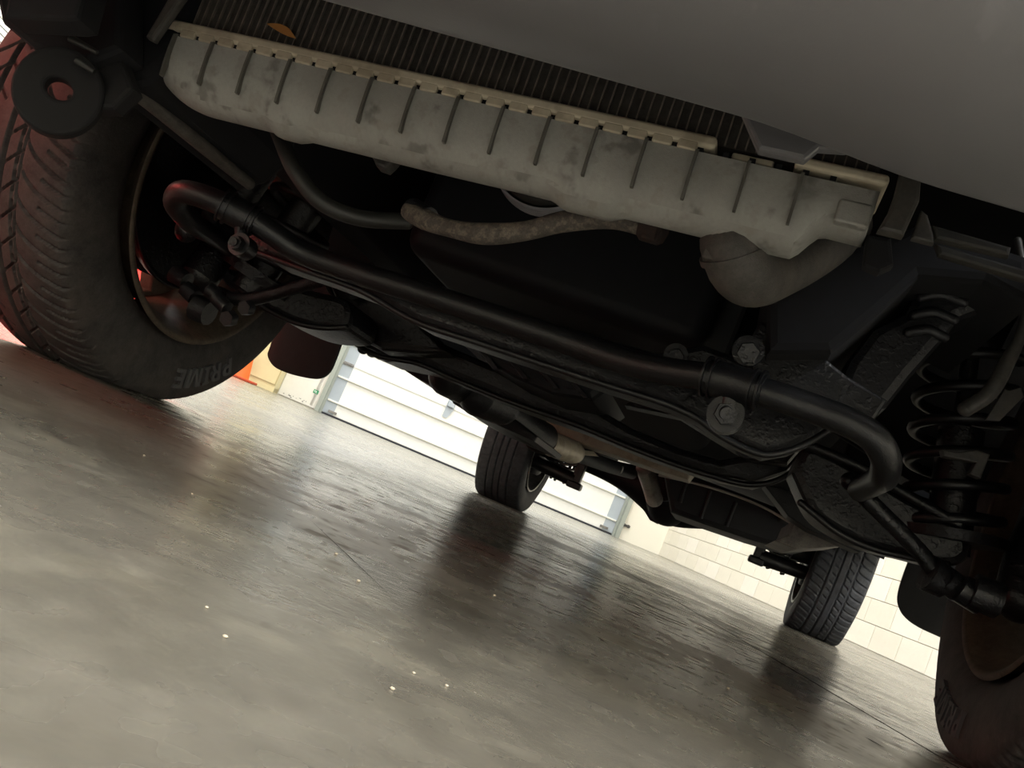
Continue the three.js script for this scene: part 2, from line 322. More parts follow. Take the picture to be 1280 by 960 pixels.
{ // unseen red cabinets, placed to give the red reflection on the left floor
  const red = M(0xd01c1c, .35), redDark = M(0x8c1414, .4);
  for (const [k, z] of [9.0, 10.7, 12.4].entries()) {
    const t = group('unseen_red_cabinet', room(-6.95, 0, z)); t.rotation.y = TURN;
    tag(t, ['unseen low red cabinet nearest the garage door, reddening the floor by the front tyre', 'unseen low red cabinet in the middle of three, reddening the floor by the front tyre', 'unseen low red cabinet farthest from the garage door, reddening the floor by the front tyre'][k], 'tool cabinet', 'unseen red cabinets beside the car');
    mesh('carcass', [box(.5, .66, 1.66, 0, .35, 0, .01)], red, t);
    for (let i = 0; i < 3; i++) { const dr = mesh('drawer', [box(.02, .19, 1.58, .258, .13 + i * .21, 0, .006)], red, t); mesh('handle', [box(.02, .016, 1.2, .275, .19 + i * .21, 0, .006)], steel, dr); }
    mesh('plinth', [box(.44, .05, 1.6, 0, .025, 0)], redDark, t);
  }
}
{ // two red lamps, out of view, placed to redden the left tyre and floor
  const glowRed = M(0xff2a22, .4, { emissive: new THREE.Color(1, .10, .075), emissiveIntensity: .9 }), dark = M(0x222224, .6);
  for (const [x, y, z, pw, to, half, tint, label] of [[-1.73, .25, -2.12, 16, [-1.06, .0, -1.0], .40, [.03, .03], 'red lamp mostly out of view behind the left front wheel, placed to redden the floor'], [-1.95, .62, -.42, 1.0, [-.95, .45, -1.1], .6, [.12, .10], 'taller unseen red lamp left of the front tyre, placed to redden its tread']]) {
    const t = group('unseen_red_lamp', V3(x, 0, z)); tag(t, label, 'unseen lamp', 'unseen red lamps beside the car');
    mesh('base', [cyl(V3(0, 0, 0), V3(0, .03, 0), .11, .10, 32)], dark, t);
    mesh('pole', [cyl(V3(0, .03, 0), V3(0, y - .10, 0), .014, .014, 12)], dark, t);
    mesh('cap', [cyl(V3(0, y + .09, 0), V3(0, y + .11, 0), .075, .06, 24)], dark, t);
    mesh('collar', [cyl(V3(0, y - .11, 0), V3(0, y - .09, 0), .06, .075, 24)], dark, t);
    mesh('lens', [cyl(V3(0, y - .09, 0), V3(0, y + .09, 0), .07, .07, 32)], glowRed, t);
const aim = V3(...to);
    const hood = new THREE.CylinderGeometry(.078, .078, .2, 32, 1, true, 0, Math.PI); hood.rotateY(Math.atan2(aim.x - x, aim.z - z) + Math.PI / 2 * 1); hood.translate(0, y, 0); mesh('hood', [hood], dark, t);
    const l = new THREE.SpotLight(new THREE.Color(1, ...tint), pw, 0, half, .5, 2); l.name = numbered('red_light'); const dir = aim.clone().sub(V3(x, y, z)).normalize(); l.position.copy(V3(0, y, 0)).addScaledVector(dir, .085); l.target.position.copy(aim).sub(V3(x, 0, z)); t.add(l, l.target); l.castShadow = true; l.shadow.radius = 3;
  }
}

// ------------------------------------------------------------------ the car
const X0 = -.292, ZF = -1.36, ZR = -4.557, HW = .8;
const CP = V3(X0, 0, (ZF + ZR) / 2), OFF = CP.clone().negate();
const car = group('car', CP);
tag(car, 'dark high riding car seen from underneath, parked with its nose over the floor', 'car');
const part = (name, geos, mat, parent) => parent ? mesh(name, geos, mat, parent) : mesh(name, geos, mat, car, OFF);
const sub = name => group(name, OFF, car);

// ---- wheels
const font = await new FontLoader().loadAsync('fonts/droid/droid_sans_bold.typeface.json');
const TR = .375, CY = .360;
const pulse = (x, c, w) => 1 - step(w * .5, w, Math.abs(x - c));
const frac = x => x - Math.floor(x), tri = x => Math.abs(frac(x) - .5);
function treadFront(s, th) {
  const N = 58, p = th * N / (2 * Math.PI); let g = 0;
  for (const [c, w] of [[.06, .05], [.52, .06]]) g = Math.max(g, pulse(s, c, w));
  g = Math.max(g, pulse(s, -.28, .022) * .5);
  g = Math.max(g, pulse(s, -.20 + .03 * (tri(p * 1) - .25), .028) * (tri(p) < .36 ? 1 : .3));
  if (s < -.27) { const q = (-.27 - s) / .73, f = frac(p + 1.5 * Math.pow(clamp(q), .42)); g = Math.max(g, .8 * pulse(f, .5, .075)); if (s < -.66) g = Math.max(g, .7 * pulse(frac(p + 1.5 * Math.pow(q, .42) + .45), .5, .06)); }
  else if (s < .05) g = Math.max(g, .8 * pulse(frac(p * 1 + (s + .2) * 2.2), .5, .07));
  else if (s > .55) g = Math.max(g, .8 * pulse(frac(p + .9 * Math.sqrt((s - .55) / .45)), .5, .1));
  else g = Math.max(g, (s > .3 ? .6 : 0) * pulse(frac(p - s * 2), .5, .06));
  return g;
}
const treadRear = k => (s, th) => {
  const N = 64, p = th * N / (2 * Math.PI); let g = 0;
  for (const c of [-.52, -.16, .14, .48]) g = Math.max(g, pulse(s, c, .045));
  const a = Math.abs(s);
  if (a > .5) g = Math.max(g, k * pulse(frac(p + Math.sign(s) * .7 * Math.sqrt((a - .5) / .5)), .5, .14));
  else if (a > .17) g = Math.max(g, k * .8 * pulse(frac(p + s * 1.5), .5, .16) * ((a - .17) < .22 ? 1 : 0));
  return g;
};
function tyre(cx, cz, side, tread, NT, NS, rimR, hw = .125, tw = .108) {    // side +1: the outer face looks towards +x
  const prof = [];
  prof.push([-hw * .80, rimR - .004], [-hw * .86, rimR + .008], [-hw * .90, rimR + .012], [-hw * .97, rimR + .03], [-hw, rimR + .06], [-hw * .985, rimR + .085], [-hw * .965, TR - .038], [-hw * .965, TR - .032], [-hw * .93, TR - .018]);
  const P = [], I = [], rows = [];
  for (const [x, r] of prof) rows.push([x, r, null]);
  for (let i = 0; i <= NS; i++) { const s = i / NS * 2 - 1; rows.push([s * tw, TR - .012 * Math.pow(Math.abs(s), 3), s]); }
  for (const [x, r] of prof.slice().reverse()) rows.push([-x, r, null]);
  const m = rows.length;
  for (let i = 0; i < NT; i++) {
    const a = i / NT * Math.PI * 2;
    for (const [x, r, s] of rows) {
      let rr = r - (s === null ? 0 : .0065 * tread(s, a)), xx = x * side;
      let y = CY + rr * Math.sin(a), z = cz + rr * Math.cos(a);
      const low = step(.10, .0, y); xx *= 1 + .04 * low * step(.25, .37, r);
      if (y < .0008) y = .0008;
      P.push(cx + xx, y, z);
    }
  }
  for (let i = 0; i < NT; i++) for (let j = 0; j < m - 1; j++) { const a = i * m + j, b = ((i + 1) % NT) * m + j; side > 0 ? I.push(a, b, a + 1, b, b + 1, a + 1) : I.push(a, a + 1, b, b, a + 1, b + 1); }
  const g = new THREE.BufferGeometry(); g.setAttribute('position', new THREE.Float32BufferAttribute(P, 3)); g.setIndex(I); g.computeVertexNormals();
  // uv in metres: along the circumference and across
  const uv = []; for (let i = 0; i < NT; i++) { let acc = 0; rows.forEach((q, j) => { if (j) acc += Math.hypot(q[0] - rows[j - 1][0], q[1] - rows[j - 1][1]); uv.push(i / NT * 2.4, acc); }); }
  g.setAttribute('uv', new THREE.Float32BufferAttribute(uv, 2));
  return g;
}
function lettering(text, cx, cz, dirX, a0, r, size) { // raised letters on a sidewall, tops outward
  const t = new TextGeometry(text, { font, size, depth: .006, curveSegments: 3 }); t.computeBoundingBox();
  const p = t.attributes.position, w = t.boundingBox.max.x;
  for (let i = 0; i < p.count; i++) {
    const x = p.getX(i) - w / 2, y = p.getY(i), z = p.getZ(i), a = a0 + dirX * x / r, rr = r + y;
    p.setXYZ(i, cx + dirX * (z - .0045), CY + rr * Math.sin(a), cz + rr * Math.cos(a));
  }
  t.computeVertexNormals(); return t;
}
const RIMR = .247;
function rimGeos(cx, cz, side) {                      // barrel, face with windows
  const o = side, barrel = latheX([[-.118, RIMR + .006], [-.122, RIMR + .002], [-.118, RIMR - .006], [-.098, RIMR - .012], [-.085, RIMR - .024], [-.04, RIMR - .034], [.06, RIMR - .040], [.095, RIMR - .02], [.11, RIMR - .008], [.116, RIMR + .004], [.112, RIMR + .006]].map(([x, r]) => [x * o, r]), cx, CY, cz, 96);
  const sh = new THREE.Shape(); sh.absarc(0, 0, RIMR - .034, 0, Math.PI * 2);
  for (let k = 0; k < 8; k++) { const a = (k / 4 + 7 / 180 + .5) * Math.PI, w = .27, h = new THREE.Path(); h.absarc(0, 0, RIMR - .043, a - w, a + w, false); h.absarc(0, 0, .11, a + w * .75, a - w * .75, true); h.closePath(); sh.holes.push(h); }
  const f = new THREE.ExtrudeGeometry(sh, { depth: .022, bevelEnabled: true, bevelSize: .004, bevelThickness: .004, bevelSegments: 2, curveSegments: 14 });
  f.rotateY(Math.PI / 2); f.translate(cx + (o > 0 ? .03 : -.052), CY, cz);
  return [barrel, f];
}
function wheel(name, label, x, z, side, tread, NT, NS, rub, rimMat, hw = .125) {
  const w = sub(name); w.userData.label = label;
  part('tyre', tyre(x, z, side, tread, NT, NS, RIMR, hw, hw - .016), rub, w);
  part('rim', rimGeos(x, z, side), rimMat, w);
  return w;
}
{
  const wl = wheel('front_wheel', 'front wheel with worn curved tread on the left, seen from its inner side', X0 - HW + .010, ZF, -1, treadFront, 1200, 120, rubber, rimDirty, .113);
  part('raised_lettering', [lettering('PRIME', X0 - HW + .1270, ZF, 1, THREE.MathUtils.degToRad(-113), .300, .036)], M(0x58585a, .7), wl);
  const wr = wheel('front_wheel', 'front wheel cut off by the lower right corner of the view', X0 + HW - .02, ZF, 1, treadFront, 540, 60, rubber, rimDirty);
  part('raised_lettering', [lettering('PRIME', X0 + HW - .1490, ZF, -1, THREE.MathUtils.degToRad(-100), .300, .036)], M(0x454446, .7), wr);
  for (const [w, x, s] of [[wl, X0 - HW, 1], [wr, X0 + HW, -1]]) {
    part('brake_disc', [latheX([[0, .06], [0, .165], [s * .012, .165], [s * .012, .06]], x + s * .0, CY, ZF, 64)], chassis, w);
    part('dust_shield', [latheX([[0, .05], [0, .168], [s * .016, .172], [s * .02, .168], [s * .006, .155], [s * .006, .05]], x + s * .045, CY, ZF, 64)], oily, w);
    part('hub', [latheX([[-s * .05, .001], [-s * .05, .06], [s * .09, .055], [s * .10, .03], [s * .10, .001]], x, CY, ZF, 32)], oily, w);
  }
  wheel('rear_wheel', 'rear wheel on the left, ribbed tread before the garage door', X0 - HW, ZR, -1, treadRear(.35), 420, 90, rubberRear, steel);
  wheel('rear_wheel', 'rear wheel on the right, slotted tread before the block wall', X0 + HW, ZR, 1, treadRear(1), 640, 90, rubberRear, steel);
}

// ---- bumper cover: a long sheet with a lip, rolled upwards at the front
{
  const prof = [[-.500, .354], [-.503, .344], [-.497, .337], [-.475, .334], [-.45, .3335], [-.425, .3365], [-.40, .344], [-.376, .357], [-.356, .374], [-.340, .395], [-.328, .422], [-.32, .46], [-.313, .52], [-.307, .60], [-.30, .66]];
  const c = new THREE.SplineCurve(prof.map(p => new THREE.Vector2(...p))).getPoints(60), P = [], I = [], N = 90, m = c.length * 2;
  for (let i = 0; i <= N; i++) {
    const t = i / N * 2 - 1, x = X0 + t * .93, back = .30 * Math.pow(Math.abs(t), 5);
    for (let k = 0; k < 2; k++) for (let j = 0; j < c.length; j++) { const q = c[k ? c.length - 1 - j : j]; P.push(x, q.y + k * .004 + .012 * t * t + .009 * step(.04, -.08, x), q.x - back - k * .003); }
  }
  for (let i = 0; i < N; i++) for (let j = 0; j < m; j++) { const a = i * m + j, b = i * m + (j + 1) % m; I.push(a, b, a + m, b, b + m, a + m); }
  const g = new THREE.BufferGeometry(); g.setAttribute('position', new THREE.Float32BufferAttribute(P, 3)); g.setIndex(I); g.computeVertexNormals();
  const b = sub('bumper'); b.userData.label = 'grey front bumper underside above the radiator';
  part('bumper_cover', [g], bumperGrey, b);
  part('mounting_tab', [plate([[926, 135], [948, 186], [1006, 199], [1024, 184], [1060, 186], [1040, 140]], -.585, .012, .003)], bumperGrey, b);
  part('lip_reinforcement', [plate([[1020, 160], [1090, 172], [1130, 205], [1180, 222], [1190, 200], [1100, 150]], -.59, .012, .003)], bracketGrey, b);
}

// ---- radiator
{
  const r = sub('radiator'); r.userData.label = 'dusty radiator with a pale crimped strip over a grey ribbed end tank';
  const Z = -.70, L = at(196, 34, Z), R = at(1112, 236, Z), U = R.clone().sub(L), len = U.length(); U.normalize(); const Up = V3(-U.y, U.x, 0), B = V3(0, 0, -1);
  const pt = (u, y, z) => L.clone().addScaledVector(U, u).addScaledVector(Up, y).addScaledVector(B, z);
  const frame = new THREE.Matrix4().makeBasis(U, Up, B.clone().negate()).setPosition(L);
  const put = g => { g.applyMatrix4(frame); return g; };
  // tank: half-round section under the strip, tapering at the left end
  const N = 120, K = 26, P = [], I = [];
  for (let i = 0; i <= N; i++) {
    const u = .004 + (len - .010) * i / N, e = Math.min(1, Math.sqrt(Math.max(0, 1 - Math.pow(Math.max(0, 1 - (u + .012) / .085), 2)))), e2 = 1 - .45 * step(len - .058, len - .036, u);
    const h = .058 * e * e2 + .004 * pulse(u, .158, .02) + .006 * pulse(u, .455, .035) + .003 * (fA(u, .3) - .5);
    for (let k = 0; k <= K; k++) { const a = k / K * Math.PI; const y = -Math.pow(Math.sin(a), .62) * h - .004, z = .031 - Math.cos(a) * .031 * (.9 + .1 * e); P.push(u, y, -z); }
  }
  for (let i = 0; i < N; i++) for (let k = 0; k < K; k++) { const a = i * (K + 1) + k, b = a + K + 1; I.push(a, a + 1, b, b, a + 1, b + 1); }
  for (const i of [0, N]) { const c = P.length / 3; P.push(P[i * (K + 1) * 3], -.02, -.031); for (let k = 0; k < K; k++) { const a = i * (K + 1) + k; I.push(...(i ? [c, a, a + 1] : [c, a + 1, a])); } }
  const g = new THREE.BufferGeometry(); g.setAttribute('position', new THREE.Float32BufferAttribute(P, 3)); g.setIndex(I); g.computeVertexNormals();
  part('end_tank', [put(g), put(box(.026, .020, .010, len - .020, -.026, -.003, .003)), put(box(.03, .014, .03, .006, -.016, -.03, .003))], tankPlastic, r);
  // ribs on the tank
  for (let k = 0; k < 16; k++) {
    const u = .026 + k * .0425; if (u > len - .03) break;
    const s = new THREE.Shape([[0, -.002], [.0035, -.004], [.0035, -.018], [.0025, -.032], [0.0005, -.046], [-.004, -.046], [-.004, -.002]].map(q => new THREE.Vector2(...q)));
    const e = new THREE.ExtrudeGeometry(s, { depth: .0024, bevelEnabled: false }); e.rotateY(-Math.PI / 2); e.translate(u, 0, 0);
    part('rib', [put(e)], ribGrey, r);
  }
  // crimped strip with tabs along its lower edge
  const st = [put(box(len * .80, .0115, .066, len * .40, .006, -.031, .004)), put(box(len * .105, .010, .066, len * .945, .006, -.031, .004)), put(box(len * .05, .006, .05, len * .845, .002, -.031, .002))];
  for (let k = 0; k < 30; k++) { const u = .0265 + k * .02125; if (u > len * .78) break; st.push(put(box(.0165, .008, .066, u + .0106, -.0005, -.031, .0015))); }
  part('crimp_strip', st, alloyDull, r);
  const tabs = []; for (let k = 0; k < 31; k++) { const u = .0265 + k * .02125; if (u < len - .03) tabs.push(put(box(.005, .004, .06, u, -.001, -.0315))); }
  part('crimp_gap_shade', tabs, deep, r);  // dark blocks put the shade into the gaps between the tabs
  // core
  part('core', [put(box(len * .97, .40, .02, len * .5, .21, -.022))], coreDark, r);
  const tg = boxUV(new THREE.BoxGeometry(.0012, .40, .004));
  for (let k = 0; k < 76; k++) { const m = mesh('cooling_tube', tg, finGrey, r); m.matrix.copy(frame.clone().multiply(new THREE.Matrix4().makeTranslation(.02 + k * .0086, .21, -.0112))); m.matrix.decompose(m.position, m.quaternion, m.scale); }
  part('side_bracket', [plate([[216, -14], [230, -8], [190, 50], [181, 45]], -.68, .010, .003)], bracketGrey, r);
  part('side_bracket', [plate([[1128, 206], [1153, 216], [1150, 250], [1130, 294], [1098, 286], [1112, 262], [1120, 240]], -.685, .014, .003)], bracketGrey, r);
  part('lower_mount', [plate([[1085, 292], [1115, 296], [1118, 330], [1100, 338], [1080, 330]], -.72, .02, .004)], deep, r);
  // outlet neck
  part('outlet_neck', [tube([at(908, 262, -.735), at(914, 290, -.738), at(917, 305, -.741)], t => .0235 + .001 * step(.8, .95, t), 24, 24)], tankPlastic, r);
}
{
  const h = sub('radiator_hose'); h.userData.label = 'fat grey lower radiator hose bending back from the end tank';
  part('hose', [tube([at(915, 300, -.742), at(918, 312, -.745), at(922, 328, -.752), at(936, 344, -.775), at(975, 335, -.85), at(1030, 305, -.95), at(1060, 280, -1.05)], .0272, 50, 24)], hoseGrey, h);
  const a = at(917, 313, -.746), b = at(919, 321, -.749); part('clamp', [tube([a, b], .0292, 6, 24, false), box(.012, .01, .012, at(888, 322, -.74).x, at(888, 322, -.74).y, -.735, .002)], hoseGrey, h);
}
part('coolant_hose', [tube([at(335, 140, -.82), at(348, 165, -.82), at(368, 212, -.82), at(402, 253, -.83), at(448, 272, -.85), at(510, 277, -.88)], .0088, 60, 16)], hoseBlack);
{
  const h = sub('drain_pipe'); h.userData.label = 'brown weathered pipe below the radiator';
  part('pipe', [tube([at(512, 264, -.84), at(545, 280, -.82), at(600, 292, -.80), at(655, 289, -.79), at(705, 277, -.78), at(765, 273, -.77), at(815, 284, -.76)], t => .0098 + .0012 * Math.sin(t * 19) * (1 - t), 70, 16)], hoseRust, h);
  part('collar', [cyl(at(806, 282, -.762), at(828, 290, -.757), .0135, .0125, 8), box(.016, .012, .012, at(815, 294, -.758).x, at(815, 294, -.758).y, -.758, .002)], rustBrown, h);
  part('collar', [cyl(at(515, 262, -.845), at(535, 274, -.83), .0125, .0125, 16)], oily, h);
}
part('hanger_bracket', [plate([[450, 172], [500, 188], [488, 203], [480, 210], [469, 206], [464, 194]], -.79, .02, .003)], bracketGrey);
part('fan_shroud', [plate([[380, 150], [560, 196], [572, 205], [640, 226], [760, 262], [830, 286], [830, 120], [400, 60]], -.80, .02, .004)], hoseBlack);
{
  const p = sub('crank_pulley'); p.userData.label = 'dark pulley with a ribbed drive belt behind the tank';
  const c = at(690, 196, -1.0), pr = [];
  const L = (prof, mat, n) => { const g = new THREE.LatheGeometry(prof.map(q => new THREE.Vector2(...q)), 64); g.rotateX(Math.PI / 2); g.translate(c.x, c.y, c.z); part(n, [g], mat, p); };
  L([[.001, .02], [.03, .022], [.055, .01], [.066, .012], [.068, -.02], [.001, -.02]], hoseBlack, 'disc');
  const b = []; for (let k = 0; k < 5; k++) { const z = -.012 + k * .005; b.push([.069, z - .0024], [.072, z - .0014], [.072, z + .0014], [.069, z + .0024]); } L(b, M(0x8a8b90, .45), 'belt');
}

// ---- stabilizer bar with its two clamps
{
  const s = sub('stabilizer_bar'); s.userData.label = 'thick black stabilizer bar across the front';
  const r = .0152;
  part('bar', [tube([at(300, 318, -1.36), at(268, 296, -1.20), at(233, 272, -1.04), at(219, 252, -.99), at(228, 240, -.965), at(255, 246, -.965), at(300, 266, -.98), at(338, 290, -1.0), at(372, 313, -1.02), at(420, 332, -1.03), at(520, 364, -1.03), at(620, 397, -1.03), at(720, 431, -1.02), at(785, 453, -1.0), at(840, 465, -.98), at(900, 474, -.96), at(960, 492, -.95), at(1020, 512, -.95), at(1065, 530, -.95), at(1093, 548, -.955), at(1107, 572, -.97), at(1106, 592, -1.0), at(1098, 600, -1.06), at(1075, 612, -1.2)], r, 220, 24)], satin, s);
  const clamp = (p, q, bolt, rb) => {
    const d = q.clone().sub(p).normalize(), g = sub('bar_clamp');
    part('bushing', [tube([p.clone().addScaledVector(d, -.006), q.clone().addScaledVector(d, .006)], .0185, 8, 28, false)], oily, g);
    const bands = []; for (const e of [p, q]) for (const k of [-.0055, .0025]) bands.push(tube([e.clone().addScaledVector(d, k - .0012), e.clone().addScaledVector(d, k + .0012)], .0222, 4, 28, false)); bands.push(tube([p.clone(), q.clone()], .0195, 8, 28, false));
    part('band', bands, satin, g);
    const m = p.clone().lerp(q, .5), ear = bolt.clone(); ear.z = m.z - .004;
    part('ear', [cyl(ear.clone().add(V3(0, 0, .010)), ear.clone().add(V3(0, 0, -.012)), rb * 1.55, rb * 1.55, 24), tube([m.clone(), ear], rb * .9, 8, 12)], satin, g);
    part('bolt', [hexNut(ear.clone().add(V3(0, 0, .010)), V3(.1, -.12, 1), rb, .011), cyl(ear.clone().add(V3(0, 0, .018)), ear.clone().add(V3(.002, -.002, .026)), rb * .6, rb * .55, 20)], oily, g);
    return g;
  };
  clamp(at(284, 259, -.975), at(316, 276, -.99), at(300, 306, -.98), .0095).userData.label = 'rubber lined clamp at the left of the stabilizer bar';
  clamp(at(890, 472, -.963), at(948, 488, -.952), at(907, 516, -.945), .0125).userData.label = 'ridged clamp at the right of the stabilizer bar';
}

// ---- front frame: rails, hook, brace, crossmembers
{
  const f = sub('frame'); f.userData.label = 'black ladder frame with grimy crossmembers';
  part('rail', [plate([[96, 46], [138, 0], [175, -40], [260, -40], [215, 70], [180, 100], [140, 112]], -.70, .25, .01), box(.09, .16, 4.5, X0 - .46, .47, -3.0, .01)], deep, f);
  part('rail', [plate([[1155, 275], [1290, 320], [1290, 380], [1230, 352], [1150, 345], [1100, 390], [1040, 440], [960, 440], [960, 330], [1100, 300]], -.98, .35, .01), box(.09, .13, 3.0, .20, .43, -3.4, .01)], deep, f);
  part('horn', [plate([[4, 20], [14, -30], [110, -30], [96, 22], [82, 24]], -.60, .03, .004), plate([[-10, -30], [0, 26], [40, 60], [100, 80], [150, 60], [150, -40]], -.66, .04, .006)], deep, f);
  // tow hook: eyelet on a plate
  const ring = new THREE.Shape(), c = at(66, 112, -.655); ring.absellipse(0, 0, .034, .037, 0, Math.PI * 2); const hole = new THREE.Path(); hole.absellipse(.0, .002, .0155, .0135, 0, Math.PI * 2, true); ring.holes.push(hole);
  const rg = new THREE.ExtrudeGeometry(ring, { depth: .014, bevelEnabled: true, bevelSize: .004, bevelThickness: .004, bevelSegments: 3, curveSegments: 28 }); rg.rotateY(.62); rg.translate(c.x, c.y, c.z - .01);
  part('tow_eye', [rg, plate([[70, 80], [105, 62], [150, 70], [165, 110], [140, 135], [108, 134], [96, 100]], -.675, .02, .004)], eyeBlack, f);
  part('brace', [tube([at(150, 104, -.70), at(172, 118, -.72), at(312, 230, -.92)], t => .0068 + .001 * Math.sin(t * 3), 30, 12)], hoseGrey, f);
  for (const [x, y, q, w] of [[62, 22, 92, 30], [88, 48, 122, 66], [96, 76, 118, 90]]) part('weld_flange', [cyl(at(x, y, -.645), at(q, w, -.65), .004, .0025, 8)], hoseBlack, f);
  // front crossmember under the stabilizer bar
  part('front_crossmember', [plate([[300, 300], [330, 318], [390, 338], [450, 360], [520, 400], [600, 427], [690, 457], [760, 480], [830, 502], [870, 520], [905, 545], [955, 566], [990, 560], [1022, 545], [1058, 520], [1030, 480], [960, 460], [880, 430], [820, 440], [700, 405], [560, 370], [430, 320], [330, 280]], -1.06, .09, .008)], oily, f);
  part('crossmember_flange', [tube([at(322, 316, -1.055), at(390, 341, -1.05), at(450, 363, -1.05), at(520, 402, -1.05), at(600, 429, -1.05), at(690, 459, -1.05), at(760, 482, -1.05), at(830, 504, -1.05), at(870, 522, -1.05), at(905, 547, -1.05), at(955, 568, -1.05), at(990, 562, -1.05), at(1025, 545, -1.05), at(1056, 522, -1.05)], .0042, 160, 10)], satin, f);
  part('stiffener', [plate([[950, 400], [1010, 430], [1060, 470], [1110, 500], [1090, 530], [1020, 505], [950, 478], [930, 440]], -1.02, .05, .004)], oily, f);
  // main crossmember behind it: lower channel and two towers
  part('main_crossmember', [
    plate([[398, 345], [432, 412], [440, 428], [470, 441], [520, 451], [575, 474], [640, 501], [720, 529], [800, 562], [880, 590], [945, 603], [985, 590], [1012, 560], [990, 540], [955, 566], [900, 574], [850, 560], [790, 535], [720, 494], [640, 466], [560, 432], [500, 405], [470, 380], [440, 350]], -1.55, .16, .012),
    plate([[400, 330], [436, 415], [475, 436], [520, 440], [560, 440], [520, 395], [470, 355], [430, 330]], -1.5, .1, .012),
    plate([[780, 505], [850, 520], [890, 545], [940, 575], [985, 580], [1015, 545], [960, 520], [900, 500], [820, 480]], -1.5, .06, .01)], oily, f);
  part('crossmember_flange', [tube([at(436, 424, -1.54), at(470, 444, -1.54), at(520, 454, -1.54), at(575, 477, -1.54), at(640, 503, -1.54), at(720, 531, -1.54), at(800, 564, -1.54), at(880, 592, -1.54), at(945, 606, -1.54), at(987, 592, -1.54), at(1012, 562, -1.54)], .005, 120, 10)], satin, f);
  for (const [x, y, z, r] of [[935, 556, -1.5, .016], [445, 362, -1.48, .014], [455, 436, -1.6, .008], [466, 440, -1.6, .008], [476, 443, -1.6, .008], [486, 446, -1.6, .008], [935, 440, -.97, .012], [845, 445, -1.05, .010]]) { const p = at(x, y, z); part('frame_bolt', [hexNut(p, V3(.1, -.3, 1), r, .014), cyl(p, p.clone().add(V3(0, 0, .006)), r * 1.4, r * 1.4, 20)], oily, f); }
  // transmission crossmember
  part('transmission_crossmember', [plate([[676, 519], [700, 523], [770, 548], [850, 580], [868, 590], [860, 600], [820, 587], [760, 566], [700, 546]], -2.6, .12, .006)], beamBeige, f);
  part('outrigger', [plate([[994, 650], [1032, 664], [1060, 677], [1055, 683], [995, 687], [968, 676], [986, 668]], -2.5, .5, .004)], galvDull, f);
  part('outrigger', [plate([[955, 606], [980, 610], [1040, 655], [1090, 685], [1075, 691], [1055, 682], [1010, 662], [985, 645]], -2.4, .12, .004)], chassis, f);
  part('front_plate', [plate([[1152, 262], [1160, 268], [1167, 292], [1168, 304], [1140, 297]], -.74, .01, .002)], bracketGrey, f);
  part('front_beam', [plate([[1165, 280], [1265, 308], [1262, 320], [1170, 298]], -.74, .012, .003), plate([[1170, 304], [1290, 338], [1290, 352], [1175, 318]], -.78, .012, .003)], bracketDark, f);
}

// ---- engine underside
part('oil_pan', [box(.46, .40, .40, -.34, .555, -1.38, .03), plate([[578, 418], [600, 445], [640, 470], [690, 492], [740, 500], [760, 485], [740, 455], [640, 415]], -1.40, .3, .012)], tankBlack);
part('pan_ribs', [0, 1, 2, 3].map(k => plate([[588 + k * 38, 424 + k * 14], [596 + k * 38, 424 + k * 14], [624 + k * 38, 462 + k * 12], [616 + k * 38, 462 + k * 12]], -1.395, .02, .002)), chassis);
part('gearbox', [box(.42, .34, 1.1, -.34, .56, -2.1, .05)], deep);

// ---- suspension
function arm(label, shape, z, depth, extra) { const a = sub('control_arm'); a.userData.label = label; part('arm', [plate(shape, z, depth, .012, true)], oily, a); if (extra) extra(a); return a; }
arm('lower control arm on the left, reaching to the front wheel', [[268, 330], [300, 338], [340, 348], [390, 362], [435, 376], [434, 408], [405, 411], [375, 406], [338, 390], [305, 370], [278, 352]], -1.36, .13, a => {
  part('edge_flange', [tube([at(300, 362, -1.35), at(338, 389, -1.35), at(375, 405, -1.35), at(405, 410, -1.35), at(433, 409, -1.35)], .005, 40, 10)], satin, a);
});
arm('lower control arm on the right, broad and curved', [[990, 590], [1012, 556], [1075, 585], [1140, 622], [1200, 655], [1215, 690], [1190, 708], [1135, 697], [1090, 686], [1050, 668], [1015, 642]], -1.32, .12, a => {
  part('edge_flange', [tube([at(1000, 628, -1.31), at(1050, 667, -1.31), at(1090, 685, -1.31), at(1135, 696, -1.31), at(1185, 706, -1.31)], .005, 40, 10)], satin, a);
  part('upper_rib', [tube([at(1010, 556, -1.30), at(1075, 584, -1.30), at(1140, 622, -1.30), at(1200, 656, -1.30)], .007, 40, 10)], oily, a);
});
